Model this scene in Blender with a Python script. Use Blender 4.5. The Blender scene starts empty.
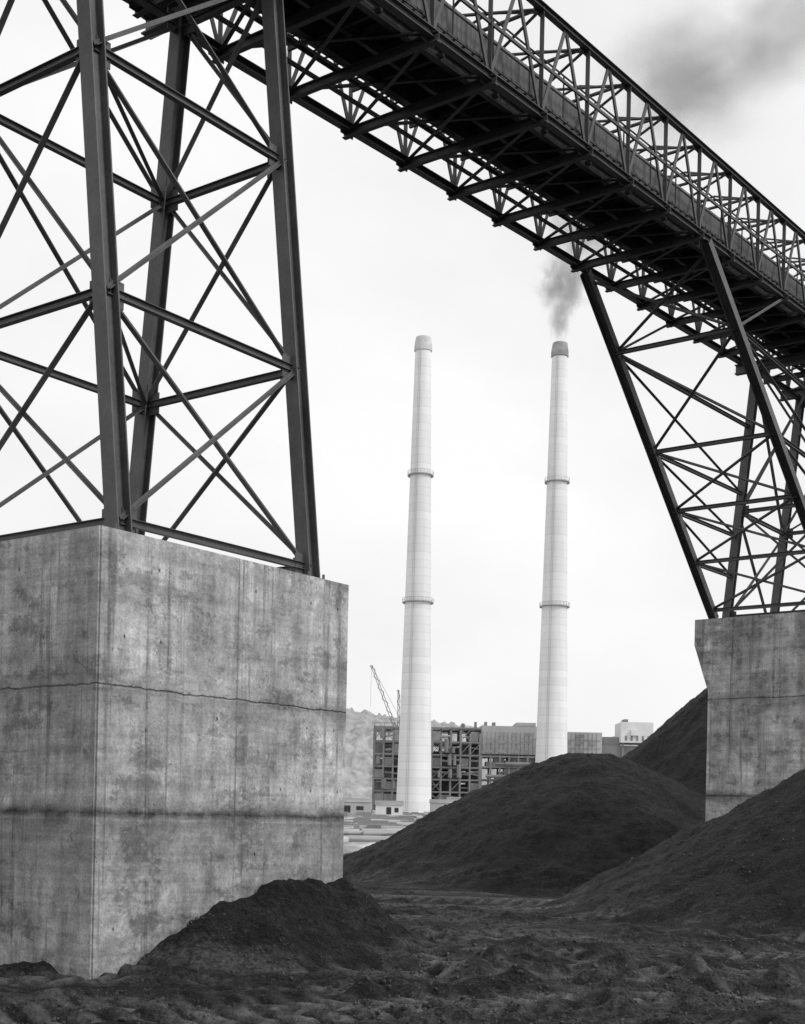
import bpy, math, random, bmesh
import numpy as np
from mathutils import Vector, Matrix
random.seed(7); rng=np.random.RandomState(5)
S=bpy.context.scene
EYE=2.2
AX,AY=-4.335,19.0
ANG=math.atan2(.805,.593)
DX,DY=math.cos(ANG),math.sin(ANG)
# ------------------------------------------------------------ node helper
class G:
    def __init__(s,name,mat=True):
        s.m=bpy.data.materials.new(name); s.m.use_nodes=True
        s.nt=s.m.node_tree; s.n=s.nt.nodes; s.l=s.nt.links
        s.b=s.n['Principled BSDF']; s.out=s.n['Material Output']
    def node(s,t,**k):
        x=s.n.new(t)
        for a,b in k.items(): setattr(x,a,b)
        return x
    def put(s,v,inp):
        if isinstance(v,bpy.types.NodeSocket): s.l.new(v,inp)
        else: inp.default_value=v
    def M(s,op,a,b=0.0,c=0.0,clamp=False):
        x=s.node('ShaderNodeMath',operation=op); x.use_clamp=clamp
        s.put(a,x.inputs[0]); s.put(b,x.inputs[1]); s.put(c,x.inputs[2]); return x.outputs[0]
    def noise(s,co,scale,detail=5,rough=.55,vec=None):
        x=s.node('ShaderNodeTexNoise')
        x.inputs['Scale'].default_value=scale; x.inputs['Detail'].default_value=detail; x.inputs['Roughness'].default_value=rough
        if vec is not None:
            mp=s.node('ShaderNodeMapping'); mp.inputs['Scale'].default_value=vec; s.l.new(co,mp.inputs[0]); co=mp.outputs[0]
        s.l.new(co,x.inputs['Vector']); return x.outputs['Fac']
    def vor(s,co,scale,feature='F1'):
        x=s.node('ShaderNodeTexVoronoi',feature=feature); x.inputs['Scale'].default_value=scale; s.l.new(co,x.inputs['Vector']); return x.outputs['Distance']
    def rng(s,v,a,b,c,d):
        x=s.node('ShaderNodeMapRange'); x.inputs[1].default_value=a;x.inputs[2].default_value=b;x.inputs[3].default_value=c;x.inputs[4].default_value=d
        s.l.new(v,x.inputs[0]); return x.outputs[0]
    def grey(s,v):
        x=s.node('ShaderNodeCombineColor'); 
        for i in range(3): s.put(v,x.inputs[i])
        return x.outputs[0]
    def obj(s): return s.node('ShaderNodeTexCoord').outputs['Object']
    def bump(s,h,dist,strength=1):
        x=s.node('ShaderNodeBump'); x.inputs['Strength'].default_value=strength; x.inputs['Distance'].default_value=dist
        s.l.new(h,x.inputs['Height']); s.l.new(x.outputs[0],s.b.inputs['Normal']); return x
    def col(s,v): s.l.new(s.grey(v),s.b.inputs['Base Color'])
def simple(name,lo,hi,scale=2,rough=.7,bump=0,bs=20,vec=None,metal=0):
    g=G(name); co=g.obj(); n=g.noise(co,scale,5,.6,vec); g.col(g.rng(n,.3,.7,lo,hi))
    g.b.inputs['Roughness'].default_value=rough; g.b.inputs['Metallic'].default_value=metal
    if bump: g.bump(g.noise(co,bs,3),bump)
    return g.m
# ------------------------------------------------------------ materials
def concrete(name,joints,seam,off=0.0):
    g=G(name); co=g.obj()
    sp=g.node('ShaderNodeSeparateXYZ'); g.l.new(co,sp.inputs[0]); X,Y,Z=sp.outputs
    mp=g.node('ShaderNodeMapping'); mp.inputs['Location'].default_value=(off,off*.7,0); g.l.new(co,mp.inputs[0]); co=mp.outputs[0]
    h=g.M('ADD',X,Y)
    big=g.noise(co,.55,4,.6); mid=g.noise(co,2.0,7,.76); fine=g.noise(co,24,4,.75)
    streak=g.noise(co,1.0,5,.7,(2.6,2.6,.18)); hstreak=g.noise(co,1,4,.7,(.3,.3,6))
    v=g.rng(big,.3,.7,.34,.60)
    v=g.M('MULTIPLY',v,g.rng(mid,.3,.7,.55,1.38))
    v=g.M('MULTIPLY',v,g.rng(streak,.3,.7,.60,1.24))
    v=g.M('MULTIPLY',v,g.rng(hstreak,.3,.7,.78,1.20))
    v=g.M('MULTIPLY',v,g.rng(fine,.25,.75,.66,1.30))
    bl=g.noise(co,.9,8,.76,(1,1,1.5)); v=g.M('MULTIPLY',v,g.rng(bl,.53,.57,1.0,.66))
    wl=g.noise(co,.9,7,.75,(1.6,1.6,.8)); v=g.M('MULTIPLY',v,g.rng(wl,.57,.63,1.0,1.28))
    dr=g.noise(co,1.0,4,.65,(5.0,5.0,.12)); v=g.M('MULTIPLY',v,g.M('SUBTRACT',1.0,g.M('MULTIPLY',g.rng(dr,.56,.65,0,.55),g.rng(mid,.38,.56,0,1))))
    hgt=g.M('MULTIPLY',mid,.8)
    wob=g.M('MULTIPLY',g.M('SUBTRACT',mid,.5),.13)
    brk=g.rng(g.noise(co,2.2,4,.7),.38,.6,.25,1)
    for (zj,w,dk,stain,amt) in joints:
        d=g.M('SUBTRACT',g.M('ADD',Z,wob),zj); a=g.M('ABSOLUTE',d)
        ln=g.M('SUBTRACT',1.0,g.M('MULTIPLY',g.rng(a,w*.3,w,1-dk,0.0),brk)); v=g.M('MULTIPLY',v,ln)
        hgt=g.M('ADD',hgt,g.rng(a,0,w*1.2,-1.0,0))
        below=g.rng(d,-stain,0,0,1); below=g.M('MULTIPLY',g.M('MULTIPLY',below,below),g.M('LESS_THAN',d,0.0))
        above=g.M('MULTIPLY',g.rng(d,0,.30,1,0),g.M('GREATER_THAN',d,0.0))
        msk=g.M('MULTIPLY',g.M('MAXIMUM',below,above),g.rng(streak,.34,.58,.05,1))
        v=g.M('MULTIPLY',v,g.M('SUBTRACT',1.0,g.M('MULTIPLY',msk,amt)))
    for sx in seam:
        a=g.M('ABSOLUTE',g.M('SUBTRACT',h,sx)); up=g.rng(Z,2.0,2.3,.25,1)
        v=g.M('MULTIPLY',v,g.M('SUBTRACT',1.0,g.M('MULTIPLY',g.M('MULTIPLY',g.rng(a,.006,.022,.45,0),up),g.rng(mid,.4,.6,.1,1)))); hgt=g.M('ADD',hgt,g.rng(a,0,.02,-.6,0))
    fh=g.M('FLOOR',g.M('DIVIDE',h,1.42)); fz=g.M('FLOOR',g.M('DIVIDE',Z,1.05))
    cv=g.node('ShaderNodeCombineXYZ'); g.l.new(fh,cv.inputs[0]); g.l.new(fz,cv.inputs[1])
    wn=g.node('ShaderNodeTexWhiteNoise'); g.l.new(cv.outputs[0],wn.inputs['Vector'])
    a=g.M('SUBTRACT',g.M('FRACT',g.M('DIVIDE',h,.71)),g.rng(wn.outputs['Value'],0,1,.3,.7)); b=g.M('SUBTRACT',g.M('FRACT',g.M('DIVIDE',Z,1.05)),.5)
    r=g.M('SQRT',g.M('ADD',g.M('MULTIPLY',a,a),g.M('MULTIPLY',b,b)))
    on=g.rng(big,.5,.52,0,1)
    v=g.M('MULTIPLY',v,g.M('SUBTRACT',1.0,g.M('MULTIPLY',g.rng(r,.02,.036,.7,0),on)))
    p=g.vor(co,8); pm=g.M('MULTIPLY',g.rng(p,.06,.12,1,0),g.M('GREATER_THAN',mid,.51)); v=g.M('MULTIPLY',v,g.M('SUBTRACT',1.0,g.M('MULTIPLY',pm,.65)))
    bot=g.M('MULTIPLY',g.rng(Z,.0,2.2,1,0),g.rng(bl,.40,.56,.2,1)); v=g.M('MULTIPLY',v,g.M('SUBTRACT',1.0,g.M('MULTIPLY',bot,.5)))
    g.col(v); g.b.inputs['Roughness'].default_value=.9; g.b.inputs['Specular IOR Level'].default_value=.2
    hgt=g.M('ADD',hgt,g.M('MULTIPLY',fine,.4)); g.bump(hgt,.03,.8)
    return g.m
M_con1=concrete('board_formed_concrete',[(2.17,.08,.34,1.6,.65),(4.0,.018,.5,.6,.40)],[2.84],3.0)
M_con2=concrete('pier_concrete',[(3.2,.06,.45,1.2,.55),(6.6,.03,.6,.8,.4)],[2.0],9.0)
def steelmat(name,base):
    g=G(name); co=g.obj(); n=g.noise(co,1.1,5,.65); f=g.noise(co,14,3)
    v=g.rng(n,.3,.7,base*.65,base*1.3); v=g.M('MULTIPLY',v,g.rng(f,.3,.7,.85,1.15))
    g.col(v); g.b.inputs['Roughness'].default_value=.55; return g.m
M_st=steelmat('painted_structural_steel',.085)
M_gst=steelmat('gallery_steel',.06)
M_deck=simple('deck_plate',.018,.035,1.5)
M_corr=simple('corrugated_cladding',.05,.12,.8,.6,0,20,(1,1,3))
def groundmat():
    g=G('coal_and_dirt_ground'); geo=g.node('ShaderNodeNewGeometry'); co=geo.outputs['Position']
    at=g.node('ShaderNodeAttribute',attribute_name='track').outputs['Fac']
    sp=g.node('ShaderNodeSeparateXYZ'); g.l.new(co,sp.inputs[0]); X,Y,Z=sp.outputs
    a=g.noise(co,.35,4,.6); b=g.noise(co,2.6,7,.78); c=g.noise(co,30,3,.85); c2=g.noise(co,9,4,.8)
    st=g.noise(co,1,6,.7,(.16,.8,1))
    coal=g.rng(a,.3,.7,.007,.015)
    coal=g.M('MULTIPLY',coal,g.rng(b,.32,.68,.35,1.9)); coal=g.M('MULTIPLY',coal,g.rng(c,.3,.7,.15,2.2)); coal=g.M('MULTIPLY',coal,g.rng(c2,.3,.7,.35,1.9))
    flat=g.rng(Z,.0,.8,1,.08)
    dust=g.M('MULTIPLY',g.M('MULTIPLY',g.rng(st,.47,.62,0,.10),flat),g.rng(c2,.38,.62,.1,1.3))
    tr=g.M('MULTIPLY',g.M('MULTIPLY',at,.17),g.rng(b,.36,.6,.15,1.2))
    coal=g.M('ADD',coal,g.M('ADD',dust,tr))
    coal=g.M('ADD',coal,g.M('MULTIPLY',g.rng(c,.58,.68,0,.12),g.rng(b,.46,.58,.1,1)))  # bright specks: coal sparkle put into the base colour
    d1=g.noise(co,.05,5,.65,(1,.3,1)); d2=g.noise(co,.25,5,.75,(1,.25,1))
    dirt=g.M('MULTIPLY',g.rng(d1,.35,.65,.22,.58),g.rng(d2,.35,.65,.40,1.3))
    edge=g.M('ADD',Y,g.M('MULTIPLY',g.M('SUBTRACT',d1,.5),40))
    m=g.rng(edge,90,98,0,1)
    mx=g.M('ADD',g.M('MULTIPLY',coal,g.M('SUBTRACT',1.0,m)),g.M('MULTIPLY',dirt,m))
    g.col(mx); g.b.inputs['Roughness'].default_value=.7; g.b.inputs['Specular IOR Level'].default_value=.22
    vo=g.vor(co,12)
    h=g.M('ADD',g.M('MULTIPLY',b,1.5),g.M('ADD',g.M('MULTIPLY',vo,.5),g.M('ADD',g.M('MULTIPLY',c2,.85),g.M('MULTIPLY',c,.25))))
    h=g.M('MULTIPLY',h,g.rng(Y,80,110,1,0.1)); g.bump(h,.26,1)
    return g.m
M_ground=groundmat()
M_coal=simple('coal_lump',.01,.05,8,.6)
def stackmat():
    g=G('chimney_concrete'); co=g.obj(); sp=g.node('ShaderNodeSeparateXYZ'); g.l.new(co,sp.inputs[0]); X,Y,Z=sp.outputs
    n=g.noise(co,.06,5,.6,(1,1,.25)); f=g.noise(co,.5,5,.6,(1,1,.08))
    v=g.rng(n,.3,.7,.72,.84); v=g.M('MULTIPLY',v,g.rng(f,.3,.7,.92,1.04))
    fz=g.M('FRACT',g.M('DIVIDE',Z,2.5)); v=g.M('MULTIPLY',v,g.rng(fz,.0,.16,.88,1))
    ban=g.node('ShaderNodeTexWhiteNoise'); ban.noise_dimensions='1D'; g.l.new(g.M('FLOOR',g.M('DIVIDE',Z,2.5)),ban.inputs['W']); v=g.M('MULTIPLY',v,g.rng(ban.outputs['Value'],0,1,.93,1.02))
    g.col(v); g.b.inputs['Roughness'].default_value=.85; return g.m
M_stack=stackmat()
M_ring=simple('chimney_gallery_steel',.26,.36,.3)
M_cap=simple('chimney_cap_soot',.20,.38,.4)
M_capl=simple('chimney_cap_concrete',.42,.65,.4)
M_frame=simple('plant_frame_steel',.15,.25,.2)  # plant greys paled so distance haze sits in the colour
M_clad=simple('plant_cladding',.30,.44,.12,.7,0,20,(1,1,.2))
M_cladd=simple('plant_dark_cladding',.15,.32,.12,.7,0,20,(1,1,.3))
M_white=simple('white_painted_sheet',.6,.75,.3)
M_hill=simple('hazy_wooded_hill',.22,.44,.09,.95)  # pale tree tone, aerial haze is part of this base colour
# ------------------------------------------------------------ mesh builder
class MB:
    def __init__(s): s.v=[]; s.f=[]
    def hexa(s,c):
        b=len(s.v); s.v+=[tuple(p) for p in c]
        for q in ((0,3,2,1),(4,5,6,7),(0,1,5,4),(1,2,6,5),(2,3,7,6),(3,0,4,7)): s.f.append(tuple(b+i for i in q))
    def box(s,x0,x1,y0,y1,z0,z1):
        s.hexa([(x0,y0,z0),(x1,y0,z0),(x1,y1,z0),(x0,y1,z0),(x0,y0,z1),(x1,y0,z1),(x1,y1,z1),(x0,y1,z1)])
    def bar(s,p,q,rects,up=(0,0,1)):
        p=Vector(p);q=Vector(q);d=(q-p).normalized();u=Vector(up)
        if abs(d.dot(u))>.97: u=Vector((0,1,0)) if abs(d.y)<.9 else Vector((1,0,0))
        sx=d.cross(u).normalized(); uy=sx.cross(d).normalized()
        for (a0,a1,b0,b1) in rects:
            o=[sx*a0+uy*b0,sx*a1+uy*b0,sx*a1+uy*b1,sx*a0+uy*b1]
            s.hexa([p+k for k in o]+[q+k for k in o])
    def I(s,p,q,w,h,up=(0,0,1),t=None):
        t=t or h*.09; s.bar(p,q,[(-w/2,w/2,h/2-t,h/2),(-w/2,w/2,-h/2,-h/2+t),(-t*.35,t*.35,-h/2+t,h/2-t)],up)
    def L(s,p,q,w,up=(0,0,1),t=None):
        t=t or w*.14; s.bar(p,q,[(-w/2,w/2,-t/2,t/2),(-t/2,t/2,t/2,w*.6)],up)
    def B(s,p,q,w,h=None,up=(0,0,1)):
        h=h or w; s.bar(p,q,[(-w/2,w/2,-h/2,h/2)],up)
    def cyl(s,p,q,r,n=8):
        p=Vector(p);q=Vector(q);d=(q-p).normalized();u=Vector((0,0,1)) if abs(d.z)<.9 else Vector((1,0,0))
        a=d.cross(u).normalized();b=a.cross(d); k=len(s.v)
        for e in (p,q):
            for i in range(n):
                t=2*math.pi*i/n; s.v.append(tuple(e+a*math.cos(t)*r+b*math.sin(t)*r))
        for i in range(n): s.f.append((k+i,k+(i+1)%n,k+n+(i+1)%n,k+n+i))
        s.f.append(tuple(k+i for i in range(n))[::-1]); s.f.append(tuple(k+n+i for i in range(n)))
    def make(s,name,mat,parent=None,smooth=False,local=False):
        me=bpy.data.meshes.new(name); me.from_pydata(s.v,[],s.f); me.materials.append(mat)
        if smooth: me.shade_smooth()
        o=bpy.data.objects.new(name,me); S.collection.objects.link(o)
        if parent: o.parent=parent
        return o
def empty(name,loc=(0,0,0),rot=0):
    e=bpy.data.objects.new(name,None); S.collection.objects.link(e); e.location=loc; e.rotation_euler=(0,0,rot); return e
LOC=(AX,AY,0)
# ------------------------------------------------------------ piers
def pier(name,s0,s1,prof,zt,mat,chip):
    e=empty(name,LOC,ANG)
    bm=bmesh.new(); ring=[]
    for (z,t0,t1) in prof:
        ring.append([bm.verts.new(p) for p in ((s0,t0,z),(s1,t0,z),(s1,t1,z),(s0,t1,z))])
    for a,b in zip(ring,ring[1:]):
        for i in range(4): bm.faces.new((a[i],a[(i+1)%4],b[(i+1)%4],b[i]))
    bm.faces.new(ring[0][::-1]); bm.faces.new(ring[-1])
    bmesh.ops.bevel(bm,geom=[x for x in bm.edges if abs((x.verts[0].co-x.verts[1].co).normalized().z)>.5 or x.verts[0].co.z==zt and x.verts[1].co.z==zt],offset=.03,segments=2,affect='EDGES')
    me=bpy.data.meshes.new('concrete_block'); bm.to_mesh(me); bm.free(); me.materials.append(mat)
    o=bpy.data.objects.new('concrete_block',me); S.collection.objects.link(o); o.parent=e
    return e
ZT1=6.235; ZT2=9.47
p1=pier('concrete_pier',0,5.62,[(-1.5,0,5.5),(ZT1,0,5.5)],ZT1,M_con1,0)
p2=pier('concrete_pier',32.06,39.0,[(-1.5,.4,4.95),(6.9,.4,4.95),(ZT2-.9,-.0,5.5),(ZT2,-.0,5.5)],ZT2,M_con2,0)
mb=MB()
for s_ in (.7,5.0):
    for t_ in (.45,4.96):
        mb.box(s_-.26,s_+.26,t_-.26,t_+.26,ZT1,ZT1+.05)
        for a_ in (-.2,.2):
            for b_ in (-.2,.2): mb.cyl((s_+a_,t_+b_,ZT1+.05),(s_+a_,t_+b_,ZT1+.14),.025,6)
mb.make('base_plates',M_st,p1)
# ------------------------------------------------------------ tower 1
def zb(s): return 17.8+.05*(s-11)
NT,FT=.86,4.6
tw=empty('steel_trestle_tower',LOC,ANG)
mb=MB()
def leg(sv,side,z,z0,zT):
    h=z-z0
    return Vector((sv,.4+.11*h if side==0 else 4.96-.105*h,z))
def tower(mb,sA,sB,z0,levels,w,bw):
    top=lambda s: zb(s)-.25
    L={}
    for s in (sA,sB):
        for sd in (0,1):
            L[(s,sd)]=lambda z,s=s,sd=sd: leg(s,sd,z,z0,0)
            a=leg(s,sd,z0+.05,z0,0); b=leg(s,sd,top(s),z0,0)
            mb.I(a,b,w,w,(1,0,0))
    lv=[z0+.25]+levels+[top(sA)-.1]
    faces=[((sA,0),(sB,0)),((sA,1),(sB,1)),((sA,0),(sA,1)),((sB,0),(sB,1))]
    for fa,fb in faces:
        for i,z in enumerate(lv):
            p=L[fa](z);q=L[fb](z); mb.I(p,q,bw,bw*1.1)
            for e_,o_ in ((p,q),(q,p)):
                d=(o_-e_).normalized(); c=e_+d*(w*.75)
                mb.bar(c-Vector((0,0,.2)),c+Vector((0,0,.2)),[(-w*.5,w*.5,-.010,.010)],d.cross(Vector((0,0,1))))
            if i<len(lv)-1:
                p2_=L[fa](lv[i+1]);q2_=L[fb](lv[i+1])
                off=(q-p).normalized().cross(Vector((0,0,1)))*.05
                mb.L(p+off,q2_+off,bw*.95); mb.L(q-off,p2_-off,bw*.95)
    for z in levels: mb.L(L[(sA,0)](z),L[(sB,1)](z),bw*.7)
    for s in (sA,sB):
        mb.I((s,NT-.2,top(s)-.02),(s,FT+.2,top(s)-.02),.25,.34)
tower(mb,.7,5.0,ZT1,[9.95,13.7],.28,.108)
mb.make('legs_and_bracing',M_st,tw)
# ------------------------------------------------------------ tower 2
tw2=empty('steel_trestle_tower',LOC,ANG)
mb=MB()
tower(mb,33.6,38.0,ZT2,[13.5],.28,.12)
Ls=[Vector((22,FT,zb(22)-.1)),Vector((32.5,4.95,ZT2+.05))]; Ns=[Vector((22,NT,zb(22)-.1)),Vector((32.5,.5,ZT2+.05))]
for a,b in (Ls,Ns): mb.I(a,b,.26,.28,(0,1,0))
lam=[.2,.47,.645,.81,.97]; P=lambda A,l:A[0].lerp(A[1],l)
prev=0.02
for l in lam:
    mb.I(P(Ls,l),P(Ns,l),.12,.12)
    mb.L(P(Ls,prev)+Vector((.06,0,0)),P(Ns,l)+Vector((.06,0,0)),.11); mb.L(P(Ns,prev),P(Ls,l),.11); prev=l
for A,sd in ((Ls,1),(Ns,0)):
    pv=None
    for l in (.20,.47,.645,.81):
        p=P(A,l); q=leg(33.6,sd,min(p.z,zb(33)-.4),ZT2,0)
        mb.I(p,q,.11,.11)
        if pv: mb.L(pv[0],q,.10)
        else: mb.L(p,(28,FT if sd else NT,zb(28)),.10)
        pv=(p,q)
mb.make('legs_and_bracing',M_st,tw2)
# ------------------------------------------------------------ gallery
gal=empty('conveyor_gallery',LOC,ANG)
PN=2.1; HT=2.4
nodes=[11.0+PN*i for i in range(-17,27)]
mb=MB(); ml=MB()
s_a,s_b=nodes[0],nodes[-1]
for t in (NT,FT):
    mb.I((s_a,t,zb(s_a)),(s_b,t,zb(s_b)),.18,.18)
    mb.I((s_a,t,zb(s_a)+HT),(s_b,t,zb(s_b)+HT),.15,.15)
    mb.B((s_a,t,zb(s_a)+HT*.48),(s_b,t,zb(s_b)+HT*.48),.05,.07)
for i,s in enumerate(nodes):
    z=zb(s)
    mb.I((s,NT-.18,z-.10),(s,FT+.18,z-.10),.13,.20)
    mb.L((s,NT,z+HT),(s,FT,z+HT),.10)
    for t in (NT,FT):
        mb.L((s,t,z),(s,t,z+HT),.11,(1,0,0))
        for zz in (z,z+HT): mb.bar((s-.22,t,zz),(s+.22,t,zz),[(-.085-.02,-.085,-.15,.15)],(0,0,1))
        mb.L((s,t,z+HT*.95),(s,2.3,z+HT*1.0+.35),.07)
    if i<len(nodes)-1:
        s2=nodes[i+1]; z2=zb(s2); sm=(s+s2)/2; zm=zb(sm)
        for t in (NT,FT):
            mb.L((s,t,z),(sm,t,zm+HT),.10,(0,1,0)); mb.L((sm,t,zm+HT),(s2,t,z2),.10,(0,1,0))
        mb.L((s,NT,z+HT),(s2,FT,z2+HT),.08); mb.L((s,FT,z+HT-.05),(s2,NT,z2+HT-.05),.08)
        mb.L((s,NT,z-.05),(s2,FT,z2-.05),.09); mb.L((s,FT,z+.02),(s2,NT,z2+.02),.09)
        mb.B((sm,1.3,zm+.18),(sm,3.7,zm+.18),.06,.10)
        for k in (.25,.75):
            q=s+k*PN; ml.B((q,1.55,zb(q)+.52),(q,2.95,zb(q)+.52),.09,.12)
            ml.cyl((q+.15,1.7,zb(q)+.42),(q+.15,2.8,zb(q)+.42),.07,7)
for t,w,h in ((1.45,.14,.26),(3.0,.14,.24),(2.3,.10,.2)):
    mb.I((s_a,t,zb(s_a)+.2),(s_b,t,zb(s_b)+.2),w,h)
mb.B((s_a,3.9,zb(s_a)+.1),(s_b,3.9,zb(s_b)+.1),.05,.09)
mb.make('truss_steelwork',M_gst,gal)
ml.B((s_a,2.2,zb(s_a)+.63),(s_b,2.2,zb(s_b)+.63),1.5,.05)
for k in range(5):
    t=3.2+k*.14; ml.B((s_a,t,zb(s_a)+.385),(s_b,t,zb(s_b)+.385),.025,.05)
for k in range(4):
    t=.98+k*.12; ml.B((s_a,t,zb(s_a)+.385),(s_b,t,zb(s_b)+.385),.03,.05)
q=s_a
while q<s_b:
    ml.B((q,3.1,zb(q)+.40),(q,3.8,zb(q)+.40),.03,.04); ml.B((q,.95,zb(q)+.40),(q,1.38,zb(q)+.40),.03,.04); q+=.35
for t in (3.8,.98):
    for hh in (.9,1.4): ml.cyl((s_a,t,zb(s_a)+hh),(s_b,t,zb(s_b)+hh),.022,6)
    q=s_a
    while q<s_b: ml.cyl((q,t,zb(q)+.4),(q,t,zb(q)+1.4),.02,5); q+=1.5
ml.cyl((s_a,3.3,zb(s_a)+.05),(s_b,3.3,zb(s_b)+.05),.05,8); ml.cyl((s_a,1.15,zb(s_a)+.15),(s_b,1.15,zb(s_b)+.15),.06,8)
ml.make('belt_and_walkways',M_deck,gal)
cv=[];cf=[]; prof=[(1.42,.35),(1.42,1.35),(1.7,1.65),(2.25,1.78),(2.75,1.65),(3.02,1.35),(3.02,.35)]
n=int((s_b-s_a)/.09)
for i in range(n+1):
    s=s_a+(s_b-s_a)*i/n; k=.03 if i%2 else 0
    for (t,z) in prof:
        dt=(t-2.3); L_=math.hypot(dt,z-1.2)+1e-6
        cv.append((s,t+k*dt/L_,zb(s)+z+k*(z-1.2)/L_))
m_=len(prof)
for i in range(n):
    for j in range(m_-1):
        a=i*m_+j; cf.append((a,a+1,a+m_+1,a+m_))
mc=MB(); mc.v=cv; mc.f=cf; mc.make('corrugated_housing',M_corr,gal)
# ------------------------------------------------------------ terrain
def vnoise(x,y,seed):
    xi=np.floor(x).astype(np.int64); yi=np.floor(y).astype(np.int64); fx=x-xi; fy=y-yi
    fx=fx*fx*(3-2*fx); fy=fy*fy*(3-2*fy)
    def h(a,b):
        n=(a*374761393+b*668265263+seed*982451653)&0x7fffffff
        n=((n^(n>>13))*1274126177)&0x7fffffff
        return ((n^(n>>16))&0xffff)/65535.0
    return (h(xi,yi)*(1-fx)+h(xi+1,yi)*fx)*(1-fy)+(h(xi,yi+1)*(1-fx)+h(xi+1,yi+1)*fx)*fy-.5
def fbm(x,y,seed,o=4,g=.5):
    r=0;a=1
    for i in range(o): r=r+a*vnoise(x*2**i+i*17.3,y*2**i-i*9.1,seed+i); a*=g
    return r
sst=lambda a,b,x: (lambda t:t*t*(3-2*t))(np.clip((x-a)/(b-a),0,1))
def smax(a,b,k): 
    h=np.clip(.5+.5*(a-b)/k,0,1); return b*(1-h)+a*h+k*h*(1-h)
PATHS=[(-2,15.3,20,.004,.40),(-2.6,17.4,20,.004,.40),(2.5,17.6,12,-.010,.55),(1.6,20.6,12,-.010,.55),
       (0,23.2,5,.008,.60),(0,26.2,5,.008,.60),(3.5,16.0,112,.010,.40),(5.6,16.6,112,.010,.40),(2,32,3,0,.8),(2,36.5,-4,.003,.9),(0,41,2,0,.9)]
def H(x,y,full=False):
    near=1-sst(80,130,y)
    rough=fbm(x/.42,y/.34,77,4,.65)
    patch=sst(-.1,.3,fbm(x/3.5,y/2.2,90,3))
    z=-.12+.24*fbm(x/7,y/5,1)*near+.13*fbm(x/1.6,y/1.1,5,4,.5)*near+rough*(.035+.08*patch)*near
    z-=.35*sst(24,48,y)*near
    z+=np.clip((y-110)/300,0,1.3)*4.0
    tr=np.zeros_like(z)
    for k,(x0,y0,an,cu,w) in enumerate(PATHS):
        ca,sa=math.cos(math.radians(an)),math.sin(math.radians(an))
        l=(x-x0)*ca+(y-y0)*sa; d=-(x-x0)*sa+(y-y0)*ca-cu*l*l-.35*vnoise(l/4,l*0+k*3.1,9)
        m=np.exp(-(d/w)**4)*near*(.35+.65*sst(-.3,0,vnoise(x/2.4,y/2.4,300+k)))
        per=.46
        lug=np.tanh(2.5*np.sin((l+np.abs(d)*.8)*2*np.pi/per))
        z=z*(1-.85*m)+m*(-.15+.055*lug)+.11*np.exp(-((np.abs(d)-w*1.35)/.18)**2)*near*(1+1.6*vnoise(x*2.2,y*2.2,31))
        tr=np.maximum(tr,m*(.5+.5*lug))
    s=(x-AX)*DX+(y-AY)*DY; t=-(x-AX)*DY+(y-AY)*DX
    hs=sst(-.1,3.9,s)*(1-sst(5.0,7.4,s)); g=np.where(t<-.3,np.exp(-((t+.3)/.95)**2),1.0)*(1-sst(1,4,t))
    hh=1.10*hs*g; z=z*(1-.5*np.clip(hh,0,1))+hh*(1+.24*fbm(x/.9,y/.9,21))+.14*hs*g*fbm(x/.25,y/.25,23)
    def cone(cx,cy,hp,k,sd,rn=1.5):
        dx=x-cx;dy=y-cy;r=np.sqrt(dx*dx+dy*dy+rn*rn)-rn; a=np.arctan2(dy,dx)
        return hp-k*r*(1+.07*fbm(a*3+5,r*.05,sd))+.30*fbm(x/2.5,y/2.5,sd+3)+.18*fbm(x/.8,y/.8,sd+7,4,.65)
    z0=z
    z=smax(z,cone(8.4,62,5.45,.57,41,2.0),.35)
    z=smax(z,cone(22.5,76,13.5,.93,51,2),.5)
    z=smax(z,cone(17.4,36,6.7,.58,61),.4)
    z=smax(z,cone(48,95,14,.6,71),.4)
    if full: return z,tr*np.clip(1-(z-z0)*4,0,1)*np.clip(1-hh*3,0,1)
    return z
def spread(a,b,st,fac,end):
    r=list(np.arange(a,b,st)); v=b; d=st
    while v<end: r.append(v); d*=fac; v+=d
    r.append(end); return r
xs_r=spread(0,16,.055,1.06,2500); xs_l=spread(0.055,9.5,.055,1.08,2500)
xs=np.array(sorted([-v for v in xs_l]+xs_r))
ys=[12.0]
while ys[-1]<75: ys.append(ys[-1]*1.0032)
d=.3
while ys[-1]<3500: d*=1.05; ys.append(ys[-1]+d)
lo=[-.3*1.3**k for k in range(1,26)]; acc=12;pre=[]
for q in lo:
    acc+=q; pre.append(acc)
    if acc<-120: break
ys=np.array(sorted(pre)+ys)
XX,YY=np.meshgrid(xs,ys); ZZ,TR=H(XX,YY,True)
nx,ny=len(xs),len(ys)
V=np.stack([XX.ravel(),YY.ravel(),ZZ.ravel()],1)
idx=np.arange(nx*ny).reshape(ny,nx)
F=np.stack([idx[:-1,:-1].ravel(),idx[:-1,1:].ravel(),idx[1:,1:].ravel(),idx[1:,:-1].ravel()],1)
me=bpy.data.meshes.new('ground'); me.vertices.add(len(V)); me.vertices.foreach_set('co',V.ravel())
me.loops.add(F.size); me.loops.foreach_set('vertex_index',F.ravel().astype(np.int32)); me.polygons.add(len(F))
me.polygons.foreach_set('loop_start',np.arange(0,F.size,4,dtype=np.int32)); me.polygons.foreach_set('loop_total',np.full(len(F),4,dtype=np.int32))
me.update(); me.validate(); me.shade_smooth(); me.materials.append(M_ground)
att=me.attributes.new('track','FLOAT','POINT'); att.data.foreach_set('value',TR.ravel().astype(np.float32))
o=bpy.data.objects.new('ground',me); S.collection.objects.link(o)
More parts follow.
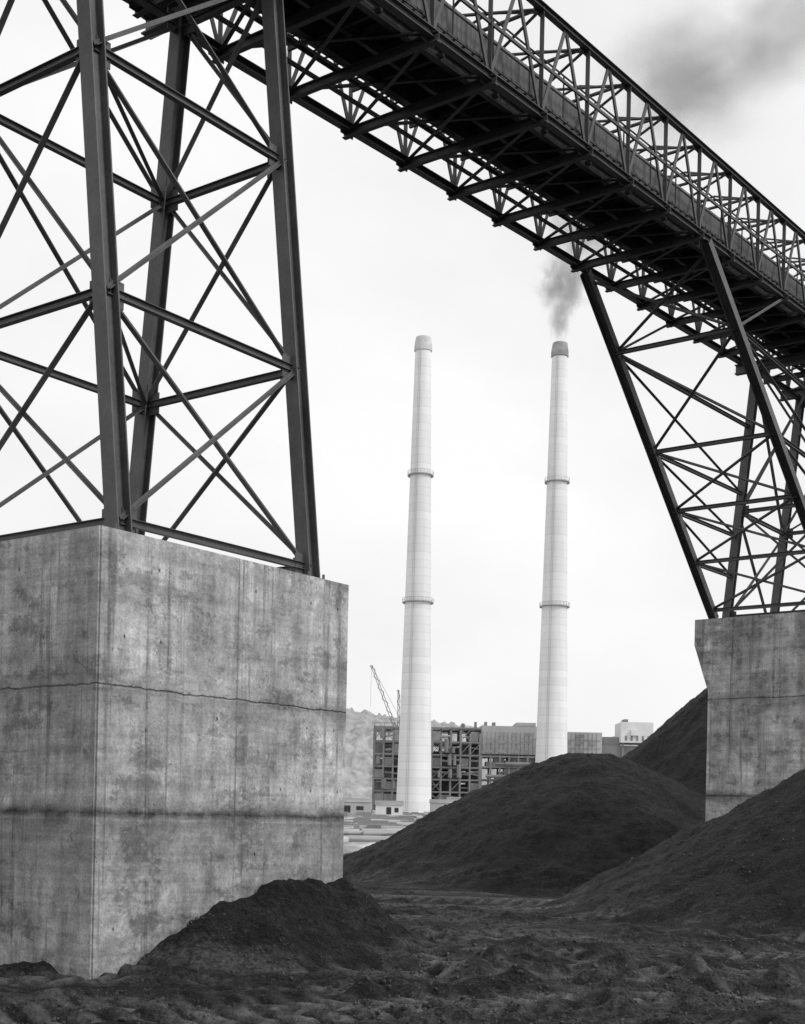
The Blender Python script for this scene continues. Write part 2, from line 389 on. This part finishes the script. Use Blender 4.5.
# coal lumps
bm=bmesh.new(); bmesh.ops.create_icosphere(bm,subdivisions=1,radius=1); bv=np.array([v.co[:] for v in bm.verts]); bf=np.array([[v.index for v in f.verts] for f in bm.faces]); bm.free()
N=28000
ly=13*np.exp(rng.rand(N)*1.3); lx=(rng.rand(N)-.5)*ly*.75
keep=(vnoise(lx/1.3,ly/1.3,200)+.5*vnoise(lx/.4,ly/.4,201))>-.05; lx=lx[keep]; ly=ly[keep]; lz=H(lx,ly); N=len(lx)
r=(.009+.032*rng.rand(N)**4)[:,None,None]
R=bv[None]*r*(.65+.6*rng.rand(N,12,1))*(.7+.6*rng.rand(N,1,3))
a=rng.rand(N)*6.28; c=np.cos(a)[:,None]; s_=np.sin(a)[:,None]
R=np.stack([R[...,0]*c-R[...,1]*s_+lx[:,None],R[...,0]*s_+R[...,1]*c+ly[:,None],R[...,2]+lz[:,None]+r[:,:,0]*.2],-1)
m=MB(); m.v=R.reshape(-1,3).tolist(); m.f=(bf[None]+(np.arange(N)*12)[:,None,None]).reshape(-1,3).tolist(); m.make('coal_lumps',M_coal)
# ------------------------------------------------------------ hill
hx=np.linspace(-2200,2200,1100); hy=np.linspace(1150,2100,110); HX,HY=np.meshgrid(hx,hy)
prof=np.interp(hx,[-2200,-900,-250,-60,60,120,330,700,1400,2200],[170,150,128,126,112,102,94,120,90,140])
HZ=prof[None,:]*np.sin(np.clip((HY-1150)/500,0,1)*np.pi/2)**.8*(1+.06*fbm(HX/180,HY/180,3))+13*fbm(HX/11,HY/14,8,3,.7)
ii=np.arange(HX.size).reshape(HX.shape); m=MB(); m.v=np.stack([HX.ravel(),HY.ravel(),HZ.ravel()],1).tolist()
m.f=np.stack([ii[:-1,:-1].ravel(),ii[:-1,1:].ravel(),ii[1:,1:].ravel(),ii[1:,:-1].ravel()],1).tolist(); m.make('distant_hill',M_hill,None,True)
# ------------------------------------------------------------ chimneys
def lathe(m,prof,n=48):
    b=len(m.v)
    for r,z in prof:
        for i in range(n): a=2*math.pi*i/n; m.v.append((r*math.cos(a),r*math.sin(a),z))
    for j in range(len(prof)-1):
        for i in range(n): m.f.append((b+j*n+i,b+j*n+(i+1)%n,b+(j+1)*n+(i+1)%n,b+(j+1)*n+i))
def chimney(x,y,z0,ztop,rb,rt,rings,cap):
    e=empty('chimney_stack',(x,y,z0)); h=ztop-z0; R=lambda f: rb+(rt-rb)*(f**.92)
    m=MB(); lathe(m,[(R(f),h*f) for f in np.linspace(0,.972,24)]); m.make('shaft',M_stack,e,True)
    m=MB(); rc=R(.972); lathe(m,[(rc*1.0,h*.970),(rc*1.13,h*.972),(rc*1.13,h*.982),(rc*.95,h),(rc*.7,h),(rc*.7,h*.97)]); m.make('cap',cap,e,False)
    m=MB()
    for f in rings:
        r=R(f); z=h*f
        lathe(m,[(r*.99,z-.3),(r+.8,z-.3),(r+.8,z),(r*.99,z)])
        lathe(m,[(r+.75,z+1.05),(r+.8,z+1.05),(r+.8,z+1.15),(r+.75,z+1.15)])
        for i in range(24):
            a=2*math.pi*i/24; m.cyl(((r+.78)*math.cos(a),(r+.78)*math.sin(a),z),((r+.78)*math.cos(a),(r+.78)*math.sin(a),z+1.1),.04,4)
    a=-2.0
    for sgn in (-.25,.25):
        m.bar((R(0)*math.cos(a)+sgn,R(0)*math.sin(a)-.4,0),(R(.97)*math.cos(a)+sgn,R(.97)*math.sin(a)-.4,h*.97),[(-.04,.04,-.04,.04)])
    m.make('gallery_rings_and_ladder',M_ring,e)
chimney(3.4,420,2.0,EYE+149.5,5.6,2.4,[.45,.714],M_capl)
chimney(49.2,450,2.0,EYE+159.2,5.8,2.5,[.45,.71],M_cap)
# ------------------------------------------------------------ plant
e=empty('power_plant_building',(0,480,3.2))
fr=MB(); cl=MB(); dk=MB(); wh=MB()
X0,X1=-10.7,27; rs=random.Random(3)
cols=np.linspace(X0,X1,12); lev=[0,4.4,8.8,13.2,17.6,22,26.6,31.6]
for xx in cols:
    for yy in (0,9,18,27):
        fr.box(xx-.3,xx+.3,yy-.3,yy+.3,0,31.6-(rs.random()*4 if yy<9 else 0))
for z in lev[1:]:
    for yy in (0,9,18,27): fr.box(X0,X1,yy-.25,yy+.25,z-.55,z-.02)
    for xx in cols: fr.box(xx-.2,xx+.2,0.3,27,z-.5,z-.06)
    for i in range(11):
        if rs.random()<.6: dk.box(cols[i],cols[i+1],9.3,26,z,z+.25)
for i in range(11):
    for k in range(7):
        r_=rs.random()
        if r_<.30: fr.B((cols[i],-.1,lev[k]),(cols[i+1],-.1,lev[k+1]-.6),.22)
        if r_<.15: fr.B((cols[i+1],-.1,lev[k]),(cols[i],-.1,lev[k+1]-.6),.22)
        if r_>.15 and k<6: dk.box(cols[i]+.1,cols[i+1]-.1,12+rs.random()*6,22,lev[k]+.3,lev[k+1]-.3-rs.random()*1.2)
        if r_>.72: cl.box(cols[i]+.4,cols[i+1]-.4,4,6,lev[k]+.3,lev[k+1]-1.2)
        if rs.random()<.5: cl.cyl((cols[i]+.5,5,lev[k]+1+rs.random()*2),(cols[min(i+2,11)],5,lev[k]+1+rs.random()*2),.2+rs.random()*.35,6)
dk.box(-6,20,20,25,2,24)
for k in range(30):
    a=X0+rs.random()*36; z=rs.choice(lev[:-1]); fr.cyl((a,-1,z+.5),(a,-1,z+2.5+rs.random()*3),.3+rs.random()*.5,8)
for k in range(9):
    a=X0+rs.random()*85; zz=31.4 if a<27 else 31.2; h_=1+rs.random()*2.6; fr.box(a,a+.3+rs.random()*1.6,5,8,zz,zz+h_)
for xx in np.arange(X0,X0+15,3.5): fr.box(xx-.12,xx+.12,3.2,3.8,31.6,33)
fr.box(X0,X0+14,3.4,3.6,32.9,33.1)
cl.box(27.6,49,2,26,22.5,32.6); cl.box(49.2,70.5,1,26,22.0,30.9); dk.box(70.6,77.5,4,25,23.5,29.6); cl.box(40,47,3,20,32.8,34.0)
for k in range(28):
    xx=28+k*1.5; dk.box(xx,xx+.12,1.86 if xx<49 else .86,1.96 if xx<49 else .96,22.4,30.5)
for z in (25,28): dk.box(28,70,.7,.8,z,z+.18)
for z0 in (23,26.4,29):
    for k in range(9):
        if rs.random()<.5: dk.box(29+k*4.6,31.5+k*4.6,.55,.65,z0,z0+1)
for xx in np.linspace(27.6,77,16):
    for yy in (0,12): fr.box(xx-.3,xx+.3,yy-.3,yy+.3,0,22.0)
for z in (4.5,9,13.5,18,21.8):
    for yy in (0,12): fr.box(27.6,77,yy-.22,yy+.22,z-.5,z)
for k in range(90):
    a=28+rs.random()*46; z=rs.choice([0,4.5,9,13.5,18]); dk.box(a,a+1+rs.random()*5,3+rs.random()*3,11,z+.1,z+1.5+rs.random()*2.6)
for k in range(14):
    a=28+rs.random()*40; z=rs.choice([4.5,9,13.5,18]); fr.cyl((a,-.8,z+1),(a+4+rs.random()*8,-.8,z+1),.3+rs.random()*.4,8)
for k in range(6): fr.B((30+k*7,-.3,0 if k%2 else 9),(37+k*7,-.3,13.5 if k%2 else 18),.25)
wh.box(77,88.5,0,14,27.5,34.8); wh.box(80.5,83,-.8,-.0,30,32)
fr.box(78.5,80,3,9,34.8,36)
dk.box(70.6,90,3,14,18,26.5)
for xx in (78,87.5): fr.box(xx-.4,xx+.4,1,2,0,27.5)
for k in range(5): fr.box(78.5+k*2,79.2+k*2,-.12,-.03,28.2,29.9)
fr.make('steel_frame',M_frame,e); cl.make('cladding_panels',M_clad,e); dk.make('boilers_and_floors',M_cladd,e); wh.make('rooftop_bunker_house',M_white,e)
def crane(x,y,z,tip,w):
    e=empty('crawler_crane',(x,y,z)); m=MB(); T=Vector(tip)-Vector((x,y,z)); B=Vector((0,0,2.5)); d=(T-B).normalized(); sx=d.cross(Vector((0,1,0))).normalized()*w; sy=Vector((0,1,0))*w
    n=int((T-B).length/2.2)
    for a in (-1,1):
        for b in (-1,1): m.B(B+sx*a+sy*b,T+sx*a*.4+sy*b*.4,.22)
    for i in range(n):
        p=B.lerp(T,i/n);q=B.lerp(T,(i+1)/n)
        k=-1 if i%2 else 1
        for b in (-1,1): m.B(p+sx*k+sy*b,q-sx*k+sy*b,.13)
    m.B(T,T+Vector((0,0,-16)),.10); m.B(Vector((7,0,6)),T,.12); m.B(Vector((2,0,3)),Vector((7,0,6)),.3)
    m.box(-3,5,-2,2,1.4,4.2); m.box(-4,4,-2.6,-1.4,0,1.3); m.box(-4,4,1.4,2.6,0,1.3)
    m.make('boom_and_cab',M_frame,e)
crane(9,520,3.5,(-13.2,520,60.8),.75); crane(-1.5,525,3.5,(-2.6,525,52),.6)
# ------------------------------------------------------------ yard clutter
hz=lambda x,y: float(H(np.array([x]),np.array([y]))[0])
def shed(x,y,w,d,h,mat):
    e=empty('construction_shed',(x,y,hz(x,y))); m=MB(); m.box(-w/2,w/2,-d/2,d/2,0,h); m.make('walls',mat,e)
    m=MB(); m.v=[(-w/2-.2,-d/2-.2,h),(w/2+.2,-d/2-.2,h),(w/2+.2,d/2+.2,h),(-w/2-.2,d/2+.2,h),(-w/2-.2,0,h+1),(w/2+.2,0,h+1)]; m.f=[(0,1,5,4),(3,4,5,2),(0,4,3),(1,2,5),(0,3,2,1)]; m.make('roof',M_cladd,e)
    m=MB(); m.box(-w*.1,w*.08,-d/2-.06,-d/2-.01,0,2.1); m.box(w*.2,w*.35,-d/2-.06,-d/2-.01,1,2); m.make('door_and_window',M_deck,e)
for a in ((-14,340,12,5,3,M_clad),(12,370,9,5,3.2,M_clad),(-3,300,6,3,2.6,M_white),(20,395,14,5,4,M_clad),(-22,380,14,6,4,M_cladd)): shed(*a)
m=MB()
for k in range(160):
    y=120+rs.random()*290; x=(-.06+rs.random()*.12)*y; z=hz(x,y); a=.6+rs.random()*4
    m.box(x,x+a,y,y+1+rs.random()*2,z-.2,z+.2+rs.random()*.7)
m.make('construction_material_stacks',M_cladd)
m=MB()
for k in range(60):
    y=120+rs.random()*280; x=(-.06+rs.random()*.12)*y; z=hz(x,y)
    m.cyl((x,y,z+.25),(x+2+rs.random()*5,y+rs.random()*2,z+.25),.15+rs.random()*.25,8)
m.make('pipe_pile',M_clad)
# ------------------------------------------------------------ smoke
def smokemat(dens,colr,nscale,ofs,gain):
    g=G('smoke_volume'); g.n.remove(g.b); co=g.obj()
    ln=g.node('ShaderNodeVectorMath',operation='LENGTH'); g.l.new(co,ln.inputs[0]); r=ln.outputs['Value']
    mp=g.node('ShaderNodeMapping'); mp.inputs['Location'].default_value=ofs; g.l.new(co,mp.inputs[0])
    n=g.noise(mp.outputs[0],nscale,4,.65)
    dd=g.M('ADD',g.M('MULTIPLY',g.M('SUBTRACT',1.0,r),1.4),g.M('MULTIPLY',g.M('SUBTRACT',n,.55),gain))
    dd=g.M('MULTIPLY',g.M('MULTIPLY',dd,g.rng(r,.45,1.0,1,0),clamp=True),dens)
    pv=g.node('ShaderNodeVolumePrincipled'); pv.inputs['Color'].default_value=(colr,)*3+(1,); g.l.new(dd,pv.inputs['Density']); g.l.new(pv.outputs[0],g.out.inputs['Volume'])
    g.m.cycles.volume_step_rate=3.0
    return g.m
sm=empty('smoke_plume',(49,450,160))
def puff(px,py,rx,rz,dens,colr,ns,rot=0,gain=3.0):
    u=px-402;v=818-py; u2=u-.021*v; v2=v+.021*u; k=450/1350
    me=bpy.data.meshes.new('puff'); bm=bmesh.new(); bmesh.ops.create_icosphere(bm,subdivisions=3,radius=1); bm.to_mesh(me); bm.free()
    me.materials.append(smokemat(dens,colr,ns,(px*.1,py*.1,1.0),gain))
    o=bpy.data.objects.new('smoke_puff',me); S.collection.objects.link(o); o.parent=sm
    o.location=(u2*k-49,0,v2*k+EYE-160); o.scale=(rx*k,min(rx,rz)*k,rz*k); o.rotation_euler=(0,rot,0)
puff(559,322,15,28,.26,.80,2.0,.05,3.5); puff(564,282,36,44,.20,.80,2.2,.05,4.5); puff(588,225,55,55,.10,.78,2.4,.4,4)
puff(700,70,140,95,.036,.62,1.7,-.3,3.6); puff(685,85,75,42,.04,.5,1.6,-.3,3); puff(800,20,120,80,.036,.62,1.8,-.4,3.6)
# ------------------------------------------------------------ world / sun
W=bpy.data.worlds.new('World'); S.world=W; W.use_nodes=True; nt=W.node_tree; bg=nt.nodes['Background']
SUN_AZ=math.radians(114); SUN_EL=math.radians(42)
sky=nt.nodes.new('ShaderNodeTexSky'); sky.sky_type='NISHITA'; sky.sun_disc=False; sky.sun_elevation=SUN_EL; sky.sun_rotation=SUN_AZ; sky.dust_density=4
bw=nt.nodes.new('ShaderNodeRGBToBW'); nt.links.new(sky.outputs[0],bw.inputs[0])
tc=nt.nodes.new('ShaderNodeTexCoord'); mp=nt.nodes.new('ShaderNodeMapping'); mp.inputs['Scale'].default_value=(1,1,1.8); nt.links.new(tc.outputs['Generated'],mp.inputs[0])
nz=nt.nodes.new('ShaderNodeTexNoise'); nz.inputs['Scale'].default_value=3.2; nz.inputs['Detail'].default_value=7; nz.inputs['Roughness'].default_value=.5; nt.links.new(mp.outputs[0],nz.inputs[0])
mr=nt.nodes.new('ShaderNodeMapRange'); mr.inputs[1].default_value=.35; mr.inputs[2].default_value=.62; mr.inputs[3].default_value=9.9; mr.inputs[4].default_value=11.2; nt.links.new(nz.outputs['Fac'],mr.inputs[0])
mx=nt.nodes.new('ShaderNodeMix'); mx.data_type='FLOAT'; mx.inputs[0].default_value=.86; nt.links.new(bw.outputs[0],mx.inputs[2]); nt.links.new(mr.outputs[0],mx.inputs[3])
nt.links.new(mx.outputs[0],bg.inputs[0]); bg.inputs[1].default_value=.1
sd=bpy.data.lights.new('sun','SUN'); sd.energy=1.5; sd.angle=math.radians(10); so=bpy.data.objects.new('sun',sd); S.collection.objects.link(so)
dirv=Vector((math.sin(SUN_AZ)*math.cos(SUN_EL),math.cos(SUN_AZ)*math.cos(SUN_EL),math.sin(SUN_EL)))
so.rotation_euler=dirv.to_track_quat('Z','Y').to_euler(); so.location=(30,-30,60)
# ------------------------------------------------------------ camera
cd=bpy.data.cameras.new('camera'); co=bpy.data.objects.new('camera',cd); S.collection.objects.link(co); S.camera=co
co.location=(0,0,EYE); co.rotation_euler=(math.radians(90),math.radians(-1.2),0)
cd.sensor_width=36; cd.lens=1350/1024*36; cd.shift_y=306/1024; cd.clip_end=9000; cd.clip_start=.1
S.view_settings.view_transform='Standard'; S.view_settings.look='None'; S.view_settings.exposure=0
